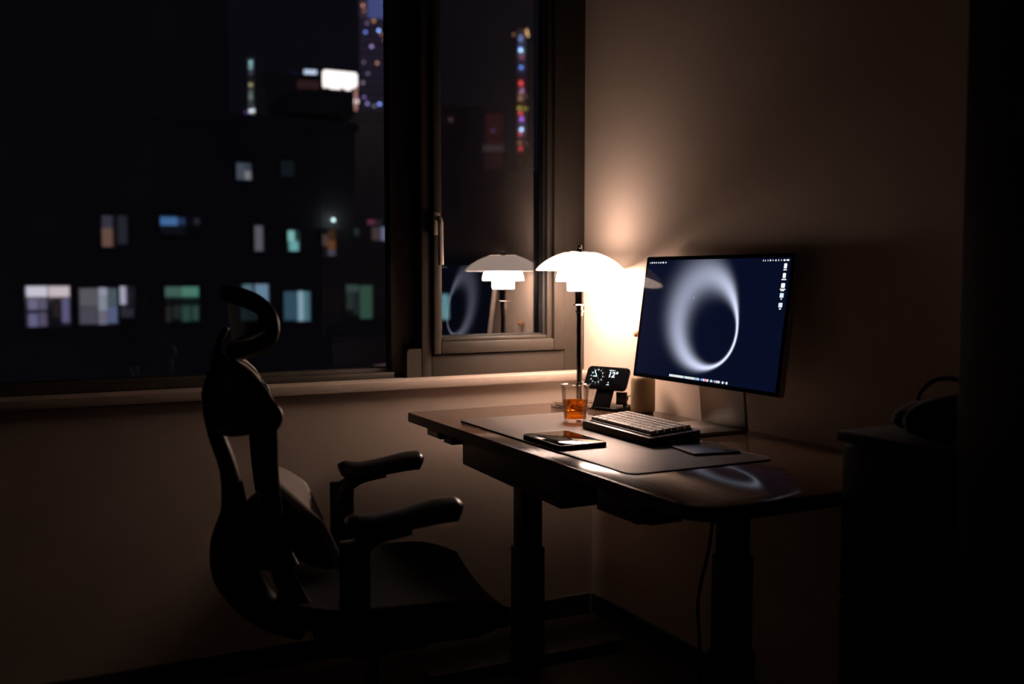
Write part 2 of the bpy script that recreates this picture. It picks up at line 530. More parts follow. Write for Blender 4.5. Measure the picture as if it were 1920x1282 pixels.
# power cable hanging from the desk
cab_ = thing('power_cable', 'thin black cable hanging from the underside of the desk', 'cable', (1.60, 2.03, 0))
part('cord', tube([(0, -.02, DZ - .030), (.0, -.016, .66), (.0, -.016, .53), (.0, .005, .43), (.0, .025, .37), (.0, .038, .30), (.0, .03, .22), (.005, .03, .10), (.03, .06, .012), (.10, .20, .006)], .0045, 8), M_black, cab_, 'all')
part('plug', B(.085, .125, .195, .235, .0, .022, .005), M_black, cab_)

# desk mat
mo = thing('desk_mat', 'large taupe leather desk mat under the keyboard and tablet', 'desk mat', (1.345, 2.17, DZ))
part('leather_sheet', soft_prism(rrect(-.190, .200, -.447, .447, .03, 8), 0.0004, .0032, .0008), M_mat, mo)
bm = bmesh.new()
pth = [Vector((p[0], p[1], .0018)) for p in rrect(-.190, .200, -.447, .447, .03, 8)]
sweep(bm, pth, .0018, .0020, (0, 0, 1), n=8, closed=True)
part('stitched_edge', bm, M_matedge, mo, 'all')
MZ = DZ + .0036

# ------------------------------------------------------------------ lamp
LXp, LYp = 1.643, 2.752
def shade_mat(name, strength, base=(.85, .82, .78)):
    m = emit(name, LAMP_COL, strength, sample=True, base=base)
    return m
lamp = thing('table_lamp', 'lit three-shade opal glass table lamp with chrome stem on the desk', 'lamp', (LXp, LYp, DZ), R(20))
part('base', lathe([(0, 0), (.092, 0), (.0935, .002), (.0935, .006), (.091, .0085), (.020, .0105), (.012, .013), (0, .013)], 64), M_chrome, lamp, 35)
part('stem_foot', lathe([(0, .011), (.0125, .011), (.0125, .068), (.0155, .070), (.0155, .079), (.010, .081), (0, .081)], 32), M_chrome, lamp, 35)
part('stem', lathe([(0, .08), (.0092, .08), (.0092, .292), (0, .292)], 24), M_darkchrome, lamp, 35)
part('collar', lathe([(0, .290), (.0105, .290), (.0105, .300), (.0135, .301), (.0135, .306), (.0105, .307), (.0105, .321), (0, .321)], 32), M_chrome, lamp, 35)
part('drip_ring', lathe([(0, .320), (.0235, .323), (.0245, .325), (.0235, .327), (0, .328)], 40), M_chrome, lamp, 35)
part('socket', lathe([(0, .327), (.0150, .327), (.0150, .372), (0, .372)], 32), M_darkchrome, lamp, 35)
sl = part('lower_shade', lathe([(.018, .3700), (.0385, .3695), (.0400, .371), (.0405, .378), (.0410, .400), (.0400, .404), (.030, .41)], 56), shade_mat('opal_lower_shade', LAMP_LOW), lamp, 'all')
sm = part('middle_shade', lathe([(.044, .4010), (.0745, .4000), (.0762, .4015), (.0755, .412), (.0715, .428), (.066, .438), (.055, .447), (.040, .452)], 64), shade_mat('opal_middle_shade', LAMP_MID), lamp, 'all')
prof = []
for i in range(17):
    rr = .142 - (.142 - .050) * i / 16
    prof.append((rr, .4360 + min(.0575, .0585 * max(0, 1 - (rr / .142) ** 2) ** .8 / .93)))
bottom = [(r_, z_ - .0035) for r_, z_ in prof[1:]][::-1]
st = part('upper_shade', lathe(prof + bottom + [(.1400, .4352), (.142, .4360)], 72), shade_mat('opal_upper_shade', LAMP_TOP), lamp, 'all')
ln = [(r_ - .001, z_ - .0006) for r_, z_ in bottom[3:]] + [(.1385, .4352)]
part('shade_lining', lathe(ln, 72), shade_mat('opal_shade_lining', LAMP_LINING), st, 'all')
part('top_opening_glow', lathe([(.0495, .4922), (.012, .4930), (0, .4930)], 40), shade_mat('opal_top_opening', LAMP_UP), st, 'all')
part('top_cap', lathe([(0, .4880), (.010, .4885), (.010, .500), (.008, .5045), (0, .5045)], 32), M_darkchrome, lamp, 35)
part('top_spider', B(-.050, .050, -.003, .003, .4935, .4965, .001), M_darkchrome, lamp)
part('finial', lathe([(0, .503), (.006, .503), (.0075, .509), (.006, .515), (0, .517)], 20), M_chrome, lamp, 35)

# ------------------------------------------------------------------ monitor
MW, MH = .623, .362
mon = thing('monitor', 'wide thin monitor on an aluminium stand showing a pale glowing ring', 'monitor', (1.735, 2.190, DZ))
# local axes: panel empty carries the tilt and faces -X
import mathutils
hd, tl = R(178.85), R(7.84)
wv = Vector((math.sin(hd), math.cos(hd), 0)); nv = Vector((math.sin(hd + math.pi / 2), math.cos(hd + math.pi / 2), 0))
up = math.cos(tl) * Vector((0, 0, 1)) - math.sin(tl) * nv
nn = wv.cross(up)
PM = Matrix(((wv.x, up.x, nn.x, 1.7151), (wv.y, up.y, nn.y, 2.1956), (wv.z, up.z, nn.z, CAM_Z - .1196), (0, 0, 0, 1)))
def on_panel(bm, M=PM, root=mon):
    inv = Matrix.Translation(-root.location)
    bmesh.ops.transform(bm, matrix=inv @ M, verts=bm.verts)
    return bm
bm = soft_prism(rrect(-MW / 2, MW / 2, -MH / 2, MH / 2, .007), -.0185, -.0012, .0015)
hous = part('housing', on_panel(bm), mat('panel_housing', (.42, .40, .38), .38, .6, noise=.05), mon)
bm = prism(bmesh.new(), rrect(-MW / 2 + .001, MW / 2 - .001, -MH / 2 + .001, MH / 2 - .001, .006), -.0012, 0)
part('front_glass_border', on_panel(bm), M_screenoff, mon)
# screen with the wallpaper
SW, SH = .597, .339
def screen_material():
    m = bpy.data.materials.new('wallpaper_screen')
    m.use_nodes = True
    nt = m.node_tree
    p = nt.nodes['Principled BSDF']
    L = nt.links
    def val(v):
        n = nt.nodes.new('ShaderNodeValue'); n.outputs[0].default_value = v; return n.outputs[0]
    def op(o, *a):
        n = nt.nodes.new('ShaderNodeMath'); n.operation = o
        for i, x in enumerate(a):
            if isinstance(x, (int, float)): n.inputs[i].default_value = x
            else: L.new(x, n.inputs[i])
        return n.outputs[0]
    tc = nt.nodes.new('ShaderNodeTexCoord')
    sp = nt.nodes.new('ShaderNodeSeparateXYZ')
    L.new(tc.outputs['Object'], sp.inputs[0])
    x = op('SUBTRACT', sp.outputs[0], .030)
    y = op('SUBTRACT', sp.outputs[1], -.025)
    r = op('SQRT', op('ADD', op('MULTIPLY', x, x), op('MULTIPLY', y, y)))
    th = op('ARCTAN2', y, x)
    dl = op('WRAP', op('SUBTRACT', th, R(137)), math.pi, -math.pi)
    cw = op('LESS_THAN', dl, 0.0)
    ad = op('MINIMUM', op('MULTIPLY', op('ABSOLUTE', dl), op('ADD', 1.0, op('MULTIPLY', cw, .24))), math.pi)
    c = op('COSINE', ad)
    b = op('MULTIPLY', op('ADD', c, 1.0), .5)
    rad = op('ADD', .1005, op('MULTIPLY', op('POWER', b, 1.5), .060))
    d = op('SUBTRACT', r, rad)
    wi = op('ADD', .0042, op('MULTIPLY', op('POWER', b, 1.3), .040))
    wo = op('ADD', .0036, op('MULTIPLY', op('POWER', b, 1.6), .052))
    inside = op('LESS_THAN', d, 0.0)
    w = op('ADD', op('MULTIPLY', inside, wi), op('MULTIPLY', op('SUBTRACT', 1.0, inside), wo))
    q = op('DIVIDE', d, w)
    g_ = op('EXPONENT', op('MULTIPLY', op('MULTIPLY', q, q), -1.0))
    pk = op('SUBTRACT', 1.35, op('MULTIPLY', op('POWER', b, .75), .95))
    inten = op('MULTIPLY', g_, pk)
    base = lin(7, 13, 36)
    ringc = (.70, .76, 1.0)
    cmb = nt.nodes.new('ShaderNodeCombineXYZ')
    for i in range(3):
        L.new(op('ADD', base[i], op('MULTIPLY', inten, ringc[i])), cmb.inputs[i])
    L.new(cmb.outputs[0], p.inputs['Emission Color'])
    p.inputs['Emission Strength'].default_value = 1.0
    p.inputs['Base Color'].default_value = (.004, .004, .006, 1)
    p.inputs['Specular IOR Level'].default_value = .03
    p.inputs['Roughness'].default_value = .06
    MATS['wallpaper_screen'] = m
    return m
bm = prism(bmesh.new(), [(-SW / 2, -SH / 2), (SW / 2, -SH / 2), (SW / 2, SH / 2), (-SW / 2, SH / 2)], 0, .0004)
scr = obj('screen', bm, screen_material(), mon)
scr.matrix_local = Matrix.Translation(-mon.location) @ PM
E_white = emit('screen_white', (1, 1, 1), 1.1)
E_grey = emit('screen_grey', (.8, .85, .95), .9)
def quads(name, rects, m, kind=True, parent=scr):
    bm = bmesh.new()
    for (cx, cy_, w, h) in rects:
        box(bm, cx - w / 2, cx + w / 2, cy_ - h / 2, cy_ + h / 2, .0004, .0007)
    o = obj(name, bm, m, parent)
    if kind: o['kind'] = 'stuff'
    return o
MY = .1625
# menu bar
rects = []
for x0, w in ((-.2915, .0035), (-.281, .0085), (-.270, .0045), (-.2605, .0055), (-.249, .0065), (-.239, .0045), (-.227, .0105), (-.2135, .0065)):
    n_ = max(1, int(w / .0022))
    for k in range(n_):
        rects.append((x0 + (k - (n_ - 1) / 2) * .0023, MY + .0003 * ((k * 7) % 3 - 1), .0017, .0038))
for x0, w in ((.199, .0015), (.2065, .0035), (.216, .004), (.225, .005), (.2345, .0035), (.245, .0045), (.255, .003), (.2645, .003), (.2755, .0085), (.2875, .0095)):
    n_ = max(1, int(w / .0022))
    for k in range(n_):
        rects.append((x0 + (k - (n_ - 1) / 2) * .0023, MY, .0018, .0036 + .0006 * ((k + int(x0 * 1000)) % 2)))
quads('menu_text', rects, E_white)
# dock
cols = [(.75, .95, 1), (.8, .95, 1), (.85, .97, 1), (.8, .95, .98), (.95, 1, 1), (1, 1, 1), (1, .98, .95), (1, 1, .97), (.35, .55, .9), (.75, 1, .8), (.85, 1, .85),
        (.9, .97, 1), (.8, .9, 1), (1, 1, .8), (.5, .7, .9), (.35, .6, .8), (.6, .8, .9), (.15, .25, .4), (.2, .35, .7), (.75, .7, 1), (1, .35, .4), (1, .9, .9), (.1, .15, .25),
        (.65, .9, 1), (.2, .3, .5), (.5, .35, .5), (1, .75, .85), (.75, .9, 1), (.05, .06, .1), (.8, .85, 1), (.1, .12, .2), (.95, .95, 1)]
for k, c_ in enumerate(cols):
    cx = -.1305 + k * (.2455 / (len(cols) - 1))
    s_ = 1.0 if sum(c_) > 1.2 else .6
    o = obj('dock_icon', soft_prism(rrect(cx - .0031, cx + .0031, -.1632 - .0034 * s_, -.1632 + .0034 * s_, .0013, 3), .0004, .0007, 0), emit('dock_%d' % k, c_, 1.0), scr)
# desktop icons with their captions
ic = [(.2825, .1465, .0100, .0125, .014), (.2795, .1225, .0100, .0125, .018), (.2770, .0975, .0130, .0115, .021), (.2745, .0735, .0130, .0115, .006), (.2725, .0495, .0130, .0115, .009)]
ic = [(.2815, .1480, .0100, .0125, .014), (.2812, .1235, .0100, .0125, .018), (.2808, .0985, .0130, .0115, .021), (.2803, .0735, .0130, .0115, .006), (.2800, .0490, .0130, .0115, .009)]
for i, (cx, cy_, w, h, cw) in enumerate(ic):
    o = obj('desktop_icon', soft_prism(rrect(cx - w / 2, cx + w / 2, cy_ - h / 2, cy_ + h / 2, .0015, 3), .0004, .0007, 0), E_white if i < 3 else emit('folder_blue', (.72, .88, 1), 1.0), scr)
    rr = []
    n_ = int(cw / .0024)
    for k in range(n_):
        rr.append((cx + (k - (n_ - 1) / 2) * .0024, cy_ - h / 2 - .0037, .0019, .0026))
    if i == 2:
        for k in range(n_ - 3):
            rr.append((cx + (k - (n_ - 4) / 2) * .0024, cy_ - h / 2 - .0072, .0019, .0024))
    quads('icon_caption', rr, E_white)
quads('pointer', [(-.066, .0615, .0012, .0036)], E_grey)
# stand
def mp_(name, bm, m, smooth=30):
    for v in bm.verts: v.co -= mon.location
    return obj(name, bm, m, mon, smooth)
bm = B(1.747, 1.757, 2.062, 2.252, DZ + .004, DZ + .20, .0015)
for v in bm.verts:
    v.co.x -= (v.co.z - DZ) * .10
mp_('stand_upright', bm, M_alu)
bm = soft_prism(rrect(1.575, 1.757, 2.062, 2.252, .012, 5, (.002, .012, .012, .002)), DZ + .0005, DZ + .0095, .0012)
mp_('stand_foot', bm, M_alu)
mp_('stand_hinge', B(1.722, 1.750, 2.09, 2.225, CAM_Z - .16, CAM_Z - .10, .004), M_alu)
bm = lathe([(0, 0), (.006, 0), (.006, .001), (0, .001)], 20)
bmesh.ops.rotate(bm, cent=(0, 0, 0), matrix=Matrix.Rotation(R(-90), 3, 'Y'), verts=bm.verts)
for v in bm.verts: v.co += Vector((1.7345, 2.155, DZ + .125))
mp_('stand_emblem', bm, M_chrome)

# ------------------------------------------------------------------ keyboard
kb = thing('keyboard', 'compact mechanical keyboard with pale keycaps on the desk mat', 'keyboard', (1.462, 2.146, MZ), R(-1.5))
# local: x across (away from the sitter = +x), y along (left end = +y)
KL, KD = .337, .152
bm = soft_prism([(p[0], p[1]) for p in rrect(-KD / 2, KD / 2, -KL / 2, KL / 2, .008, 5)], 0, .018, .0015)
for v in bm.verts:
    if v.co.z > .009: v.co.z += (v.co.x + KD / 2) * .075
part('case', bm, M_case, kb)
bm = soft_prism(rrect(-KD / 2 + .001, KD / 2 - .001, -KL / 2 + .001, KL / 2 - .001, .008, 5), .018, .0205, .0008)
for v in bm.verts: v.co.z += (v.co.x + KD / 2) * .075
part('top_frame', bm, M_casetop, kb)
bm = soft_prism(rrect(-KD / 2 + .013, KD / 2 - .013, -KL / 2 + .018, KL / 2 - .018, .004, 4), .0205, .0235, .0003)
for v in bm.verts: v.co.z += (v.co.x + KD / 2) * .075
part('key_bed', bm, M_black, kb)
keymeshes = {}
U = .01905
def keycap(w, m):
    key = (round(w, 2), m.name)
    if key in keymeshes: return keymeshes[key]
    bm = bmesh.new()
    hw, hd_ = w * U / 2 - .0006, U / 2 - .0006
    lv = ((0, 1.0), (.003, .98), (.0085, .80))
    rings = []
    for z, s in lv:
        ex = (1 - s) * U / 2
        rings.append([bm.verts.new((sx * (hd_ - ex), sy * (hw - ex), z - (.0005 if False else 0))) for sx, sy in ((-1, -1), (1, -1), (1, 1), (-1, 1))])
    bm.faces.new(rings[0][::-1]); bm.faces.new(rings[-1])
    for a, b in zip(rings[:-1], rings[1:]):
        for i in range(4): bm.faces.new((a[i], a[(i + 1) % 4], b[(i + 1) % 4], b[i]))
    bmesh.ops.recalc_face_normals(bm, faces=bm.faces)
    me = bpy.data.meshes.new('keycap'); bm.to_mesh(me); bm.free(); me.materials.append(m)
    keymeshes[key] = me
    return me
rows = [[1] * 15 + [1], [1] * 13 + [2, 1], [1.5] + [1] * 12 + [1.5, 1], [1.75] + [1] * 11 + [2.25, 1], [2.25] + [1] * 10 + [1.75, 1, 1], [1.25, 1.25, 1.25, 6.25, 1, 1, 1, 1, 1, 1]]
KU = (KL - .026) / 16.0
for ri, row in enumerate(rows):
    tot = sum(row)
    xk = (KD / 2 - .0255) - ri * (KD - .053) / 5
    yk = (KL - .044) / 2
    sc = (KL - .044) / (tot * U)
    for ki, w in enumerate(row):
        dark = (ri in (0, 3) and ki == len(row) - 2 and False)
        me = keycap(w, M_key)
        o = bpy.data.objects.new('keycap', me); C.objects.link(o); o.parent = kb
        cw = w * U * sc
        o.location = (xk, yk - cw / 2, .0236 + (xk + KD / 2) * .075)
        o.scale = ((KD - .053) / 5 / U * 1.0, sc, 1)
        o.rotation_euler = (0, R(-4.3 + (2 - ri) * 1.2), 0)
        yk -= cw
part('side_badge', B(-.02, .03, -KL / 2 - .0006, -KL / 2, .008, .0115), M_alu, kb)

# ------------------------------------------------------------------ tablet, trackpad
tb = thing('tablet', 'small tablet with a dark glossy screen lying on the desk mat', 'tablet', (1.231, 2.136, MZ), R(-1))
part('shell', soft_prism(rrect(-.066, .066, -.102, .102, .010), 0, .0105, .0018), M_black, tb)
part('tablet_screen', soft_prism(rrect(-.0635, .0635, -.0995, .0995, .009), .0105, .0112, .0002), M_tabletglass, tb)
tp = thing('trackpad', 'thin dark trackpad lying to the right of the keyboard', 'trackpad', (1.480, 1.918, MZ), R(-10))
part('trackpad_shell', soft_prism(rrect(-.062, .062, -.098, .052, .010), 0, .004, .0008), mat('space_grey_metal', (.055, .052, .052), .4, .5, noise=.05), tp)
part('touch_surface', soft_prism(rrect(-.0605, .0605, -.0965, .0505, .009), .004, .0048, .0002), mat('trackpad_glass', (.035, .033, .033), .3, noise=.05), tp)

# ------------------------------------------------------------------ phone and charging stand, watch
hdp, tlp = R(155.6), R(26)
ph_w = Vector((math.sin(hdp), math.cos(hdp), 0)); ph_n0 = Vector((math.sin(hdp + math.pi / 2), math.cos(hdp + math.pi / 2), 0))
ph_u = math.cos(tlp) * Vector((0, 0, 1)) - math.sin(tlp) * ph_n0
ph_n = ph_w.cross(ph_u)
pc = Vector((1.675, 2.641, CAM_Z - .3175))
PP = Matrix(((ph_w.x, ph_u.x, ph_n.x, pc.x), (ph_w.y, ph_u.y, ph_n.y, pc.y), (ph_w.z, ph_u.z, ph_n.z, pc.z), (0, 0, 0, 1)))
ph = thing('smartphone', 'black smartphone held sideways on a stand, clock and 12° on screen', 'phone')
ph.matrix_world = PP
PS = 1.06
def psc(bm):
    for v in bm.verts: v.co.x *= PS; v.co.y *= PS
    return bm
part('phone_body', psc(soft_prism(rrect(-.0735, .0735, -.0358, .0358, .012), -.0078, -.0006, .0012)), M_jet, ph)
part('display', psc(soft_prism(rrect(-.0725, .0725, -.0348, .0348, .0113), -.0006, 0.0, .0002)), M_screenoff, ph)
E_clock = emit('clock_white', (.80, .93, 1), 1.3)
E_hand = emit('clock_hand', (.62, 1, .98), 1.3)
E_dim = emit('clock_dim', (.75, .85, .95), .35)
dial = bpy.data.objects.new('clock_dial', None); C.objects.link(dial); dial.parent = ph
dial.location = (-.0365, .0040, .0002); dial.scale = (PS, PS, 1)
for hnum in range(1, 13):
    a = R(90 - 30 * hnum)
    text_obj('numeral', str(hnum), .0062, E_clock, dial, (.0205 * math.cos(a), .0205 * math.sin(a), 0), bold=.00018)
    part('tick', B(-.0013, .0013, -.0003, .0003, 0, .0002), E_dim, dial).matrix_local = Matrix.Rotation(a, 4, 'Z') @ Matrix.Translation((.0272, 0, 0))
def hand(name, ang, l, w, m):
    o = part(name, soft_prism(rrect(0, l, -w / 2, w / 2, w * .45, 4), .0002, .0005, 0), m, dial)
    o.rotation_euler = (0, 0, R(ang))
hand('hour_hand', 181, .0135, .0030, E_hand)
hand('minute_hand', 124, .0205, .0026, E_hand)
hand('second_hand', -46, .0225, .0005, E_dim)
text_obj('temperature', '12°', .0255, E_clock, ph, (.0215, .0115, .0002), bold=.0006, shear=.05)
rr = [(.006 + k * .0022, .0262 + .0002 * (k % 2), .0016, .0033 if k in (0, 3) else .0025) for k in range(8)] + [(.0255, .0262, .0022, .0018)]
quads('caption_text', rr, E_clock, parent=ph)
part('weather_icon', soft_prism(rrect(.0095, .0132, -.0168, -.0126, .0018, 4), .0002, .0004, 0), E_clock, ph)
quads('weather_text', [(.0075 + k * .0019, -.0220, .0015, .0027) for k in range(5)], E_clock, parent=ph)

neck_base = pc - ph_u * ((pc.z - DZ) / ph_u.z) - Vector((ph_n.x, ph_n.y, 0)) * .0152
neck_base.z = DZ
sd = thing('charging_stand', 'black charging stand with a slanted neck holding the phone', 'phone stand', neck_base, math.atan2(ph_w.y, ph_w.x))
# local x along the phone's width, local y away from the sitter
lean = math.tan(tlp)
bm = B(-.030, .030, -.0055, .0055, 0, .128, .0015)
for v in bm.verts: v.co.y += v.co.z * lean
part('neck', bm, M_jet, sd)
part('base_plate', soft_prism(rrect(-.020, .066, -.012, .095, .014), 0, .009, .0015), M_jet, sd)
bm = lathe([(0, 0), (.016, 0), (.0165, .003), (.0150, .005), (0, .005)], 28)
bmesh.ops.rotate(bm, cent=(0, 0, 0), matrix=Matrix.Rotation(R(75), 3, 'X'), verts=bm.verts)
for v in bm.verts: v.co += Vector((.046, .066, .034))
part('watch_puck', bm, M_jet, sd, 30)
part('puck_arm', B(.041, .051, .066, .074, .009, .030, .001), M_jet, sd)
wt = thing('smartwatch', 'dark watch with a gold rim resting on the charging stand base', 'watch', neck_base + Vector((math.cos(sd.rotation_euler.z) * .046 - math.sin(sd.rotation_euler.z) * .052, math.sin(sd.rotation_euler.z) * .046 + math.cos(sd.rotation_euler.z) * .052, .0095)), sd.rotation_euler.z + R(25))
part('watch_case', B(-.017, .017, -.006, .004, .006, .046, .005, 4), M_satin, wt, 'all')
part('watch_rim', B(-.0178, .0178, -.0015, .0015, .0055, .0465, .0012, 2), mat('gold_rim', (.55, .42, .20), .25, 1.0, noise=.05), wt)
bm = bmesh.new()
sweep(bm, smooth_path([(.014, .004, .030), (.030, .012, .034), (.046, .022, .024), (.050, .030, .010), (.030, .034, .003), (.012, .030, .0025)], 6), .010, .0016, (.5, -.9, 0), n=10)
part('strap', bm, mat('brown_strap', (.09, .075, .045), .6, noise=.2, nscale=90), wt, 'all')

# ------------------------------------------------------------------ khaki cylinder
ky = thing('cylinder_speaker', 'small matte khaki cylinder with a rounded top beside the monitor', 'speaker', (1.733, 2.523, DZ))
part('shell', lathe([(0, .003), (.034, .003), (.0365, .005), (.0372, .008), (.0372, .098), (.0360, .106), (.031, .1125), (.022, .1155), (0, .1165)], 56), M_khaki, ky, 'all')
part('rubber_foot', lathe([(0, 0), (.032, 0), (.033, .004), (0, .004)], 40), M_black, ky)

# ------------------------------------------------------------------ drink
def amber():
    m = bpy.data.materials.new('amber_drink'); m.use_nodes = True
    nt = m.node_tree; nt.nodes.clear()
    o = nt.nodes.new('ShaderNodeOutputMaterial')
    mx = nt.nodes.new('ShaderNodeMixShader'); mx.inputs[0].default_value = .45
    g_ = nt.nodes.new('ShaderNodeBsdfGlass'); g_.inputs['Color'].default_value = (.97, .52, .14, 1); g_.inputs['IOR'].default_value = 1.15; g_.inputs['Roughness'].default_value = .02
    t = nt.nodes.new('ShaderNodeBsdfTransparent'); t.inputs[0].default_value = (.95, .48, .11, 1)
    nz = nt.nodes.new('ShaderNodeTexNoise'); nz.inputs['Scale'].default_value = 30
    nt.links.new(g_.outputs[0], mx.inputs[1]); nt.links.new(t.outputs[0], mx.inputs[2]); nt.links.new(mx.outputs[0], o.inputs[0])
    return m
M_cup = glass_thin('clear_cup', (.965, .955, .945), 1.33, .55)
M_ice = glass_thin('ice', (.96, .90, .82), 1.31, 1.2)
cup = thing('drinking_cup', 'clear tapered cup half full of amber drink with ice', 'cup', (1.437, 2.430, MZ))
r0, r1, ch = .0315, .0405, .107
part('cup_wall', lathe([(0, .0), (r0 - .001, .0), (r0, .002), (r1, ch - .004), (r1 + .0035, ch - .002), (r1 + .0038, ch), (r1 + .0015, ch + .0005), (r1 - .0012, ch - .004), (r0 - .0010, .010), (0, .009)], 56), M_cup, cup, 35)
rl_ = r0 + (r1 - r0) * .060 / ch - .0016
part('drink', lathe([(0, .0105), (r0 - .0016, .0105), (rl_, .0595), (rl_ - .001, .0605), (0, .0600)], 56), amber(), cup, 35)
for i, (dx, dy, dz, a, b_, s_, lab) in enumerate(((-.006, .011, .044, 25, 18, .023, 'large clear ice cube floating tilted in the amber drink'), (.011, -.010, .050, 60, -12, .018, 'smaller clear ice cube floating on the right of the amber drink'))):
    o = obj('ice_cube', B(-s_ / 2, s_ / 2, -s_ / 2, s_ / 2, -s_ / 2, s_ / 2, .003, 2), M_ice, None, 30, (1.437 + dx, 2.430 + dy, MZ + dz), (R(b_), R(b_ * .6), R(a)))
    tag(o, lab, 'ice cube', 'ice in the drink')

# wooden peg on the right wall
pg = thing('wall_peg', 'small orange-brown wooden peg on the wall behind the monitor', 'wall hook', (XW, 2.628, CAM_Z - .181))
bm = lathe([(0, 0), (.0075, 0), (.0055, .003), (.0055, .010), (.0085, .013), (.0100, .018), (.0085, .023), (0, .025)], 24)
bmesh.ops.rotate(bm, cent=(0, 0, 0), matrix=Matrix.Rotation(R(-90), 3, 'Y'), verts=bm.verts)
part('peg', bm, M_wood_peg, pg, 'all')

# ------------------------------------------------------------------ chair
ch_ = thing('office_chair', 'black ergonomic office chair with headrest and arms facing the desk', 'chair', (.859, 2.066, 0), R(-10))
V = Vector
SEATZ = .485
# seat
def seat_fun(u, v):
    x = -.33 + .43 * u; y = (-.245 + .49 * v) * (1 - .10 * (2 * u - 1) ** 4)
    z = SEATZ - .030 * max(0, (u - .72) / .28) ** 2 + .018 * (2 * v - 1) ** 2 + .012 * max(0, .2 - u) / .2
    return (x, y, z), (0, 0, 1)
part('seat_cushion', sheet(seat_fun, 16, 14, .045), mat('seat_black_cloth', (.010, .0095, .009), 1.0, noise=.3, nscale=200, bump=.3, spec=.1), ch_, 'all')
part('seat_pan', soft_prism(rrect(-.29, .10, -.21, .21, .06), SEATZ - .075, SEATZ - .043, .012), M_chair, ch_)
part('tilt_mechanism', soft_prism(rrect(-.27, -.02, -.08, .08, .03), SEATZ - .135, SEATZ - .075, .012), M_chair, ch_)
part('gas_lift', lathe([(0, .08), (.028, .08), (.028, .24), (.0145, .24), (.0145, SEATZ - .13), (0, SEATZ - .13)], 28), M_darkchrome, ch_, 35).location = (-.15, 0, 0)
for k in range(5):
    a = R(72 * k + 20)
    c_, s_ = math.cos(a), math.sin(a)
    pth = smooth_path([V((-.15 + .025 * c_, .025 * s_, .105)), V((-.15 + .16 * c_, .16 * s_, .095)), V((-.15 + .29 * c_, .29 * s_, .075))], 5)
    lg = part('base_leg', sweep(bmesh.new(), pth, interp([.030, .025, .018], 0, 5), interp([.022, .018, .012], 0, 5), (-s_, c_, 0), n=12), M_chair, ch_, 'all')
    for sd_ in (-1, 1):
        bm = lathe([(0, -.010), (.024, -.010), (.0285, -.006), (.0285, .006), (.024, .010), (0, .010)], 24)
        bmesh.ops.rotate(bm, cent=(0, 0, 0), matrix=Matrix.Rotation(R(90), 3, 'X'), verts=bm.verts)
        bmesh.ops.rotate(bm, cent=(0, 0, 0), matrix=Matrix.Rotation(a, 3, 'Z'), verts=bm.verts)
        for v in bm.verts: v.co += V((-.15 + .29 * c_ - s_ * .016 * sd_, .29 * s_ + c_ * .016 * sd_, .0287))
        part('caster_wheel', bm, M_black, lg, 30)
    bm = lathe([(0, .03), (.008, .03), (.008, .075), (0, .075)], 12)
    for v in bm.verts: v.co += V((-.15 + .29 * c_, .29 * s_, 0))
    part('caster_stem', bm, M_darkchrome, lg)
# back: a rear spine, side arms and a wrapped upper shell
P_ = [V((-.300, 0, .400)), V((-.385, 0, .450)), V((-.440, 0, .530)), V((-.450, 0, .600)), V((-.443, 0, .670)), V((-.452, 0, .756)), V((-.480, 0, .850)), V((-.486, 0, .920)), V((-.478, 0, .965))]
part('back_spine', sweep(bmesh.new(), smooth_path(P_, 6), interp([.030, .040, .050, .044, .028, .020, .018, .019, .012], 0, 6), interp([.040, .045, .045, .042, .036, .032, .032, .032, .026], 0, 6), (1, 0, 0), n=16), M_chair, ch_, 'all')
for s in (-1, 1):
    P_ = [V((-.300, s * .120, .455)), V((-.350, s * .180, .560)), V((-.366, s * .198, .640)), V((-.376, s * .205, .710)), V((-.382, s * .207, .790)), V((-.383, s * .207, .870)), V((-.392, s * .200, .930))]
    part('back_arm', sweep(bmesh.new(), smooth_path(P_, 6), interp([.024, .023, .021, .020, .020, .020, .010], 0, 6), interp([.014, .013, .012, .011, .011, .011, .006], 0, 6), (1, 0, 0), n=14), M_chair, ch_, 'all')
def shell_pt(u, v):
    y = -.215 + .43 * v
    t = abs(y) / .2
    top = .996 - .034 * t ** 2 - .030 * t ** 6
    bot = .842 + .030 * t ** 2
    z = bot + (top - bot) * u
    return V((-.440 + .073 * min(t, 1.1) ** 2 - .010 * (2 * u - 1) ** 2, y, z))
def shell_fun(u, v):
    return shell_pt(u, v) + V((-.008, 0, 0)), (1, 0, 0)
part('upper_back_shell', sheet(shell_fun, 12, 24, .026), M_chair, ch_, 'all')
part('upper_back_mesh', sheet(lambda u, v: (shell_pt(.05 + .90 * u, .05 + .90 * v) + V((.002, 0, 0)), (1, 0, 0)), 12, 24, .010), M_fabric, ch_, 'all')
ring = []
for i in range(56):
    k = i / 56 * 4
    if k < 1: u, v = k, 0
    elif k < 2: u, v = 1, k - 1
    elif k < 3: u, v = 1 - (k - 2), 1
    else: u, v = 0, 1 - (k - 3)
    ring.append(shell_pt(u, v) + V((-.012, 0, 0)))
part('shell_rim', sweep(bmesh.new(), ring, .016, .009, (1, 0, 0), n=8, closed=True), M_chair, ch_, 'all')
part('spine_bracket', B(-.492, -.448, -.05, .05, .855, .905, .008), M_chair, ch_)
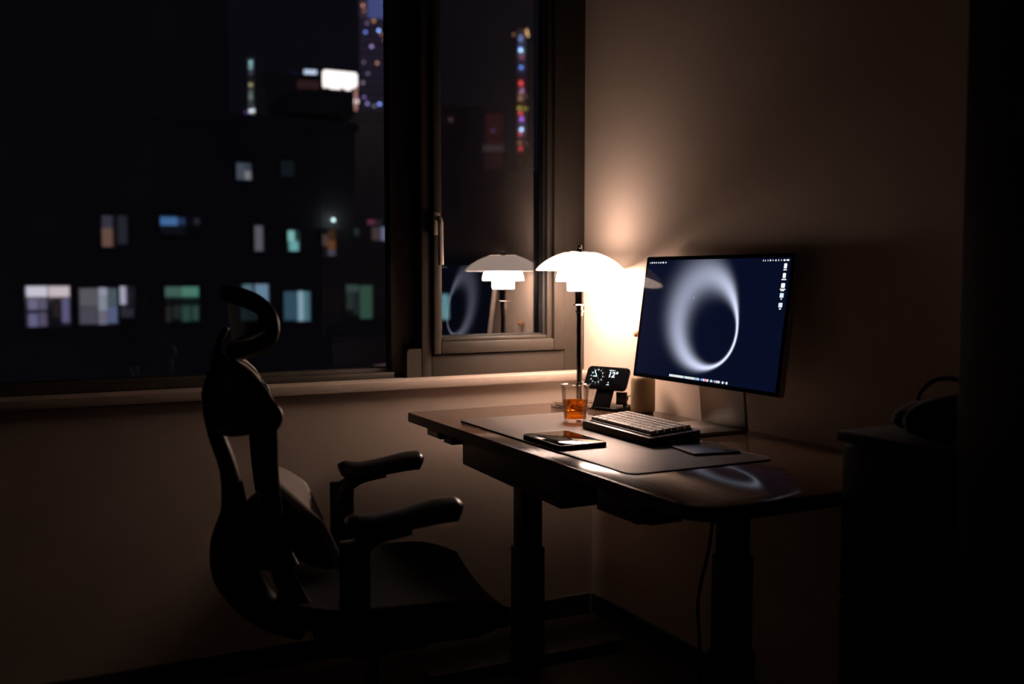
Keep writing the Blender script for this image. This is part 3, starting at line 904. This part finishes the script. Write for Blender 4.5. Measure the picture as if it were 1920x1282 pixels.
# lumbar pad
def lum_pt(u, v):
    y = -.212 + .424 * v
    t = abs(y) / .2
    top = .748 - .038 * t ** 2 - .012 * t ** 6
    bot = .560 + .02 * t ** 2
    z = bot + (top - bot) * u
    return V((-.340 + .045 * t ** 2 + (.72 - z) * .42 - .014 * max(0, (u - .8) / .2) ** 2, y, z))
part('lumbar_pad', sheet(lambda u, v: (lum_pt(u, v), (1, 0, 0)), 14, 22, .024), M_fabric, ch_, 'all')
part('lumbar_shell', sheet(lambda u, v: (lum_pt(.01 + .90 * u, v) + V((-.025, 0, 0)), (1, 0, 0)), 14, 22, .016), M_chair, ch_, 'all')
bm = bmesh.new()
bmesh.ops.create_uvsphere(bm, u_segments=24, v_segments=16, radius=1)
for v in bm.verts: v.co = V((-.375 + v.co.x * .062, v.co.y * .110, .620 + v.co.z * .085))
part('lumbar_hub', bm, M_chair, ch_, 'all')
# headrest
part('headrest_post', sweep(bmesh.new(), smooth_path([V((-.478, 0, .950)), V((-.478, 0, .985)), V((-.468, 0, 1.025)), V((-.452, 0, 1.060))], 6), .008, .026, (1, 0, 0), n=12), M_chair, ch_, 'all')
def head_pt(a, rad=1.0):
    y = .148 * rad * math.copysign(abs(math.cos(a)) ** .75, math.cos(a))
    zz = math.copysign(abs(math.sin(a)) ** .8, math.sin(a)) * rad
    z = 1.070 + .060 * zz
    x = -.446 + .072 * (y / .14) ** 2 - .006 * zz
    return V((x, y, z))
ring = [head_pt(2 * math.pi * i / 56) for i in range(56)]
part('headrest_frame', sweep(bmesh.new(), ring, .014, .019, (1, 0, 0), n=12, closed=True), M_chair, ch_, 'all')
bm = bmesh.new()
M_net = bpy.data.materials.new('headrest_net'); M_net.use_nodes = True
nt = M_net.node_tree
p_ = nt.nodes['Principled BSDF']; p_.inputs['Base Color'].default_value = (.05, .047, .045, 1); p_.inputs['Roughness'].default_value = .9
tc = nt.nodes.new('ShaderNodeTexCoord'); ck = nt.nodes.new('ShaderNodeTexChecker'); ck.inputs['Scale'].default_value = 700
nt.links.new(tc.outputs['Object'], ck.inputs['Vector'])
mr = nt.nodes.new('ShaderNodeMapRange'); mr.inputs[3].default_value = .35; mr.inputs[4].default_value = .75
nt.links.new(ck.outputs['Fac'], mr.inputs[0]); nt.links.new(mr.outputs[0], p_.inputs['Alpha'])
rings = [[bm.verts.new(head_pt(2 * math.pi * i / 40, rd)) for i in range(40)] for rd in (1.0, .75, .5, .25)]
cv = bm.verts.new((-.446, 0, 1.070))
for a_, b_ in zip(rings[:-1], rings[1:]):
    for i in range(40): bm.faces.new((a_[i], a_[(i + 1) % 40], b_[(i + 1) % 40], b_[i]))
for i in range(40): bm.faces.new((rings[-1][i], rings[-1][(i + 1) % 40], cv))
part('headrest_mesh', bm, M_net, ch_, 'all')
# arms
def arm(s, xr, xf, post_x):
    y = s * .285
    post = part('arm_post', sweep(bmesh.new(), smooth_path([V((post_x + .06, s * .200, .420)), V((post_x + .03, s * .265, .428)), V((post_x, y, .470)), V((post_x, y, .56)), V((post_x, y, .655))], 5), .030, .016, (1, 0, 0), n=14, power=3.4), M_chair, ch_, 'all')
    pth = smooth_path([V((post_x - .002, y, .610)), V((post_x + .006, y, .640)), V((post_x + .045, y, .662)), V((xr + .45 * (xf - xr) + .02, y, .672))], 6)
    part('arm_bracket', sweep(bmesh.new(), pth, interp([.022, .020, .013, .010], 0, 6), .022, (-.5, 0, 1), n=12, power=3), M_chair, post, 'all')
    L_ = xf - xr
    pts_ = [V((xr, y, .682)), V((xr + .06 * L_, y, .685)), V((xr + .25 * L_, y - s * .004, .683)), V((xr + .5 * L_, y - s * .008, .690)), V((xr + .8 * L_, y - s * .012, .7005)), V((xr + .95 * L_, y - s * .013, .702)), V((xf, y - s * .013, .700))]
    wy = [.022, .034, .040, .044, .045, .038, .018]
    wz = [.014, .022, .020, .019, .022, .023, .012]
    part('arm_pad', sweep(bmesh.new(), smooth_path(pts_, 5), interp(wy, 0, 5), interp(wz, 0, 5), (0, 1, 0), n=18, power=2.5), M_pad, post, 'all')
arm(1, -.182, .022, -.178)
arm(-1, -.240, -.012, -.226)

# ------------------------------------------------------------------ the city outside
def emat(rgb, k=1.0):
    key = 'lit_%d_%d_%d_%.2f' % (*rgb, k)
    c_ = lin(*rgb)
    g_ = sum(c_) / 3
    return emit(key, tuple(.82 * x + .18 * g_ for x in c_), k * .9)
FRONT = {}
def tower(name, label, x0, x1, ytop, Y, depth, m, turn=True, cat='building'):
    """block whose street front stands Y metres off; outline of the front given by its left, right and roof lines"""
    c = spot((x0 + x1) / 2, ytop, Y)
    h_ = math.atan2(c.x, Y) if turn else 0.0
    t = thing(name, label, cat, (c.x, Y, -45), -h_)
    t_ = {'c': (c.x, Y, 0), 'n': (-math.sin(h_), -math.cos(h_), 0)}
    FRONT[t.name] = t_
    a, b = on2(t, x0, ytop), on2(t, x1, ytop)
    top = on2(t, (x0 + x1) / 2, ytop).z
    part('wall_body', B(a.x, b.x, 0, depth, 0, top), m, t)
    part('roof_parapet', B(a.x - .15, b.x + .15, -.15, depth + .15, top, top + .35), m, t)
    return t
def on2(t, px, py):
    f_ = FRONT[t.name]
    d = (px - IW / 2) * _r - (py - IH / 2) * _u + FPX * _f
    c, n = Vector(f_['c']), Vector(f_['n'])
    q = d * (c.dot(n) / d.dot(n))
    ax = Vector((-n.y, n.x, 0))
    return Vector(((q - c).dot(ax), 0, q.z + CAM_Z + 45))
def pane(t, name, x0, y0, x1, y1, rgb, k=1.0, proud=.05, thick=.06):
    a, b = on2(t, x0, y1), on2(t, x1, y0)
    return obj(name, B(a.x, b.x, -proud - thick, -proud, a.z, b.z), emat(rgb, k), t)
def window(t, x0, y0, x1, y1, panes):
    """one window of a facade: frame with sill, panes as its pieces"""
    a, b = on2(t, x0, y1), on2(t, x1, y0)
    X0, X1, Z0, Z1 = a.x, b.x, a.z, b.z
    bm = bmesh.new()
    w = .05
    box(bm, X0 - w, X0, -.12, 0, Z0 - w, Z1 + w); box(bm, X1, X1 + w, -.12, 0, Z0 - w, Z1 + w)
    box(bm, X0, X1, -.12, 0, Z1, Z1 + w); box(bm, X0 - .08, X1 + .08, -.22, 0, Z0 - w - .03, Z0)
    f_ = obj('window', bm, M_facade, t)
    for (p0, q0, p1, q1, rgb, *k) in panes:
        c, d = on2(t, p0, q1), on2(t, p1, q0)
        obj('pane', B(c.x, d.x, -.08, -.03, c.z, d.z), emat(rgb, k[0] if k else 1.0), f_)
    return f_
ico = bmesh.new(); bmesh.ops.create_icosphere(ico, subdivisions=2, radius=1.0)
ico_me = bpy.data.meshes.new('light_globe'); ico.to_mesh(ico_me); ico.free()
globe = {}
def lamp_globe(t, px, py, rad_px, rgb, k, off=.3):
    m = emat(rgb, k)
    if m.name not in globe:
        me = ico_me.copy(); me.materials.append(m); globe[m.name] = me
    o = bpy.data.objects.new('facade_light', globe[m.name]); C.objects.link(o)
    o.parent = t
    p = on2(t, px, py)
    r_ = rad_px * Vector(FRONT[t.name]['c']).length / FPX
    o.location = (p.x, -off, p.z)
    o.scale = (r_, r_, r_)
    return o

apt = tower('apartment_block', 'dark apartment block straight across with rows of dim lit windows', -260, 664, 214, 40, 12, M_facade, False)
a_, b_ = on2(apt, 548, 168), on2(apt, 664, 168)
part('stair_tower', B(a_.x, b_.x, .02, 4, on2(apt, 600, 214).z, on2(apt, 600, 170).z), M_facade, apt)
window(apt, 48, 535, 131, 613, [(50, 537, 88, 556, (228, 220, 238), 1.1), (92, 537, 129, 556, (228, 208, 216), 1.1), (53, 560, 70, 580, (125, 118, 155)), (73, 560, 87, 580, (108, 98, 128)), (54, 588, 70, 612, (115, 108, 155)), (74, 586, 87, 611, (98, 88, 118)), (100, 560, 115, 594, (46, 36, 40)), (117, 560, 129, 604, (105, 98, 145))])
window(apt, 148, 539, 221, 609, [(150, 541, 181, 574, (105, 100, 110)), (150, 576, 181, 607, (86, 82, 96)), (185, 539, 200, 556, (165, 168, 190)), (185, 557, 200, 582, (150, 158, 175)), (185, 583, 200, 608, (122, 118, 140)), (202, 541, 219, 574, (84, 100, 112)), (202, 575, 219, 605, (95, 105, 150))])
window(apt, 223, 536, 251, 596, [(225, 537, 235, 570, (190, 185, 215)), (227, 578, 249, 594, (50, 48, 60))])
window(apt, 309, 536, 372, 604, [(310, 538, 340, 556, (70, 110, 98)), (341, 538, 371, 556, (75, 145, 122)), (312, 575, 319, 603, (45, 42, 42)), (324, 573, 339, 597, (36, 46, 43)), (342, 573, 356, 602, (46, 78, 70)), (361, 573, 371, 600, (48, 80, 70))])
window(apt, 450, 532, 503, 602, [(456, 533, 472, 568, (84, 125, 135)), (479, 533, 501, 568, (110, 150, 180)), (452, 571, 478, 600, (55, 85, 95)), (481, 571, 501, 600, (40, 62, 72))])
window(apt, 531, 545, 581, 603, [(533, 547, 556, 599, (50, 88, 108)), (559, 546, 568, 601, (142, 182, 205)), (569, 547, 579, 601, (78, 128, 142))])
window(apt, 647, 532, 698, 598, [(649, 534, 672, 547, (56, 78, 74)), (650, 548, 661, 580, (42, 56, 54)), (663, 548, 673, 590, (30, 42, 40)), (675, 535, 696, 597, (50, 88, 72))])
window(apt, 190, 404, 238, 463, [(192, 405, 210, 427, (62, 60, 78)), (192, 428, 210, 462, (122, 86, 72)), (222, 405, 237, 456, (42, 44, 54))])
window(apt, 299, 406, 374, 440, [(301, 408, 332, 422, (56, 118, 185)), (333, 409, 346, 421, (36, 58, 100)), (364, 410, 373, 420, (46, 43, 54)), (303, 424, 346, 438, (18, 20, 28))])
window(apt, 476, 422, 493, 471, [(478, 424, 491, 470, (102, 100, 114))])
window(apt, 538, 432, 560, 471, [(540, 433, 551, 452, (130, 215, 208)), (543, 453, 558, 470, (110, 195, 195))])
window(apt, 603, 429, 629, 480, [(605, 441, 614, 460, (88, 66, 62)), (615, 431, 627, 450, (70, 42, 24)), (615, 451, 627, 468, (118, 66, 26)), (615, 469, 627, 479, (76, 76, 96))])
window(apt, 662, 410, 728, 452, [(689, 412, 701, 421, (112, 40, 70)), (702, 412, 714, 424, (45, 36, 40)), (697, 427, 713, 450, (78, 62, 64)), (714, 426, 726, 451, (112, 116, 152)), (664, 428, 672, 441, (42, 50, 56))])
window(apt, 442, 305, 471, 338, [(444, 307, 458, 336, (78, 88, 104)), (459, 307, 469, 320, (64, 74, 88)), (459, 321, 469, 336, (140, 140, 142))])
window(apt, 525, 301, 552, 331, [(527, 303, 550, 330, (22, 27, 33))])
lamp_globe(apt, 621, 413, 3.4, (215, 255, 250), 3.0)
# lit billboard and lamps on the roof
sg = thing('rooftop_billboard', 'glaring white lit billboard on the roof of the apartment block', 'billboard', (spot(636, 168, 41).x, 41, spot(636, 168, 40).z))
def sgp(name, x0, y0, x1, y1, rgb, k, m=None):
    a, b = spot(x0, y1, 41), spot(x1, y0, 41)
    return obj(name, B(a.x - sg.location.x, b.x - sg.location.x, -.1, .05, a.z - sg.location.z, b.z - sg.location.z, .12, 3), m or emat(rgb, k), sg)
sgp('lit_panel', 605, 137, 669, 165, (255, 238, 232), 2.2)
sgp('side_panel', 664, 160, 669, 207, (200, 130, 125), 1.0)
for px in (612, 640, 660):
    sgp('support_post', px, 164, px + 2, 172, None, 1, M_blackmetal)
sgp('spot_light', 663, 184, 671, 197, (255, 246, 240), 2.2)
s2 = tower('roof_house', 'dark roof house behind the billboard with a pale blue sign', 500, 600, 150, 60, 8, M_facade)
pane(s2, 'blue_sign', 570, 132, 594, 146, (205, 225, 255), 1.3)
pane(s2, 'blue_sign', 545, 138, 568, 147, (26, 32, 78))
pane(s2, 'red_sign', 558, 152, 598, 166, (56, 30, 32))
t2 = tower('dark_tower', 'dark unlit tower block at the far left of the window', -500, 424, -140, 75, 15, M_facade)
# slim mast with lights
mast = tower('slim_tower', 'slim distant tower with a column of pale lights', 464, 476, 112, 120, 3, M_facade)
for (y_, rgb, k, r_) in ((118, (150, 205, 215), 2.6, 2.4), (127, (140, 185, 185), 2.2, 2.4), (138, (70, 70, 85), 2, 2.4), (160, (165, 150, 105), 2.8, 2.4), (174, (90, 105, 98), 2.4, 2.6), (183, (105, 120, 112), 2.6, 2.8), (192, (70, 75, 70), 2, 2.4), (209, (200, 210, 210), 3, 2.6)):
    lamp_globe(mast, 470, y_, r_, rgb, k)
lamp_globe(mast, 475, 208, 2.6, (195, 205, 210), 2.6); lamp_globe(mast, 462, 211, 3.2, (70, 45, 110), 1.6)
# skyscraper with scattered lights
sk = tower('skyscraper', 'tall hazy skyscraper dotted with blue and orange lights', 672, 790, -90, 200, 30, M_facade2)
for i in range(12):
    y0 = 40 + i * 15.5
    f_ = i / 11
    pane(sk, 'lit_floor_band', 674, y0, 780, y0 + 11, (int(40 - 6 * f_), int(31 - 2 * f_), int(50 - 8 * f_)), 1.0, .1, .1)  # dim glow painted in bands for the lit haze, not lit floors
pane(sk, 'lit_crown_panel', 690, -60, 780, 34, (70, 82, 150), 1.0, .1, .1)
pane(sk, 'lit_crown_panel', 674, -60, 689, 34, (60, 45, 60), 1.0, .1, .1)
for (u, v, rgb, k) in ((265, 15, (110, 130, 220), 1.2), (130, 38, (190, 120, 80), 1), (138, 70, (110, 75, 60), 1), (285, 112, (115, 115, 200), 1), (195, 130, (170, 110, 40), 1), (155, 143, (95, 70, 110), 1),
        (272, 152, (100, 75, 85), 1), (145, 197, (80, 115, 210), 1), (225, 187, (120, 165, 255), 1.4), (285, 210, (85, 110, 210), 1), (240, 210, (120, 80, 60), 1), (262, 245, (165, 100, 65), 1), (295, 265, (70, 62, 58), 1),
        (182, 283, (155, 130, 195), 1), (305, 310, (62, 55, 55), 1), (135, 377, (88, 72, 98), 1), (215, 382, (165, 110, 90), 1), (300, 366, (105, 130, 225), 1.2), (160, 445, (84, 76, 108), 1), (276, 447, (150, 108, 92), 1),
        (130, 500, (112, 102, 122), 1), (288, 528, (66, 84, 180), 1), (138, 587, (104, 76, 148), 1), (157, 625, (130, 112, 180), 1), (198, 640, (92, 88, 116), 1), (230, 628, (115, 140, 240), 1.3), (305, 640, (84, 84, 96), 1), (205, 695, (60, 58, 72), 1)):
    lamp_globe(sk, 640 + u * .3121, v * .3121, 2.3, rgb, 3.6 * k, off=.6)
lb = tower('low_block', 'dark low block right below the skyscraper', 655, 826, 226, 46, 10, M_facade)
# seen through the casement
rb = tower('gabled_block', 'dark block filling the casement view below the city lights', 790, 1150, 330, 60, 12, M_facade)
db = tower('dim_block', 'dim grey block with one rust light at the casement view', 826, 905, 206, 90, 12, M_facade)
window(rb, 806, 550, 843, 600, [(808, 552, 841, 598, (100, 165, 175))])
lamp_globe(db, 845, 225, 3.0, (64, 40, 40), 2.5)
rd = tower('red_lit_block', 'narrow building glowing dull red in the casement view', 910, 945, 212, 130, 10, M_facade)
for i in range(7):
    pane(rd, 'red_band', 912, 214 + i * 15, 942, 226 + i * 15, (52 - 2 * i, 15, 20), 1.0, .1, .1)
pane(rd, 'pale_band', 899, 273, 944, 284, (60, 48, 48), 1.0, .3, .1)
lamp_globe(rd, 924, 246, 2.6, (70, 45, 90), 2.2, .6)
lt = tower('light_mast_tower', 'slender tower with a column of coloured lights in the casement', 970, 986, 58, 160, 5, M_facade)
for (u, v, rgb, k) in ((165, 130, (110, 72, 40), 1.0), (228, 150, (80, 100, 160), 1), (228, 178, (75, 105, 160), 1.2), (225, 258, (85, 130, 220), 1.2), (229, 275, (160, 215, 255), 1.6), (240, 338, (140, 45, 70), 1), (233, 432, (70, 120, 220), 1.3),
        (230, 572, (230, 20, 20), 1.0), (231, 590, (200, 15, 15), 1), (242, 645, (150, 100, 165), 1), (228, 675, (130, 90, 62), 1), (225, 720, (150, 105, 72), 1), (275, 700, (70, 50, 46), 1), (215, 808, (150, 140, 20), 1.0), (262, 812, (110, 100, 12), 1), (285, 812, (90, 84, 12), .8),
        (225, 855, (230, 25, 22), 1), (237, 908, (175, 75, 240), 1.1), (235, 1005, (165, 210, 255), 1.6), (225, 1045, (190, 15, 20), 1), (218, 1128, (120, 76, 52), 1), (280, 1135, (58, 46, 44), 1), (228, 1180, (200, 15, 30), 1)):
    lamp_globe(lt, 930 + u * .2028, 40 + v * .2028, 2.4, rgb, 3.4 * k, off=.6)
for (u, v) in ((286, 90), (287, 108), (290, 126), (298, 142)):
    lamp_globe(lt, 930 + u * .2028, 40 + v * .2028, 1.3, (255, 190, 110), 4.0, off=.6)
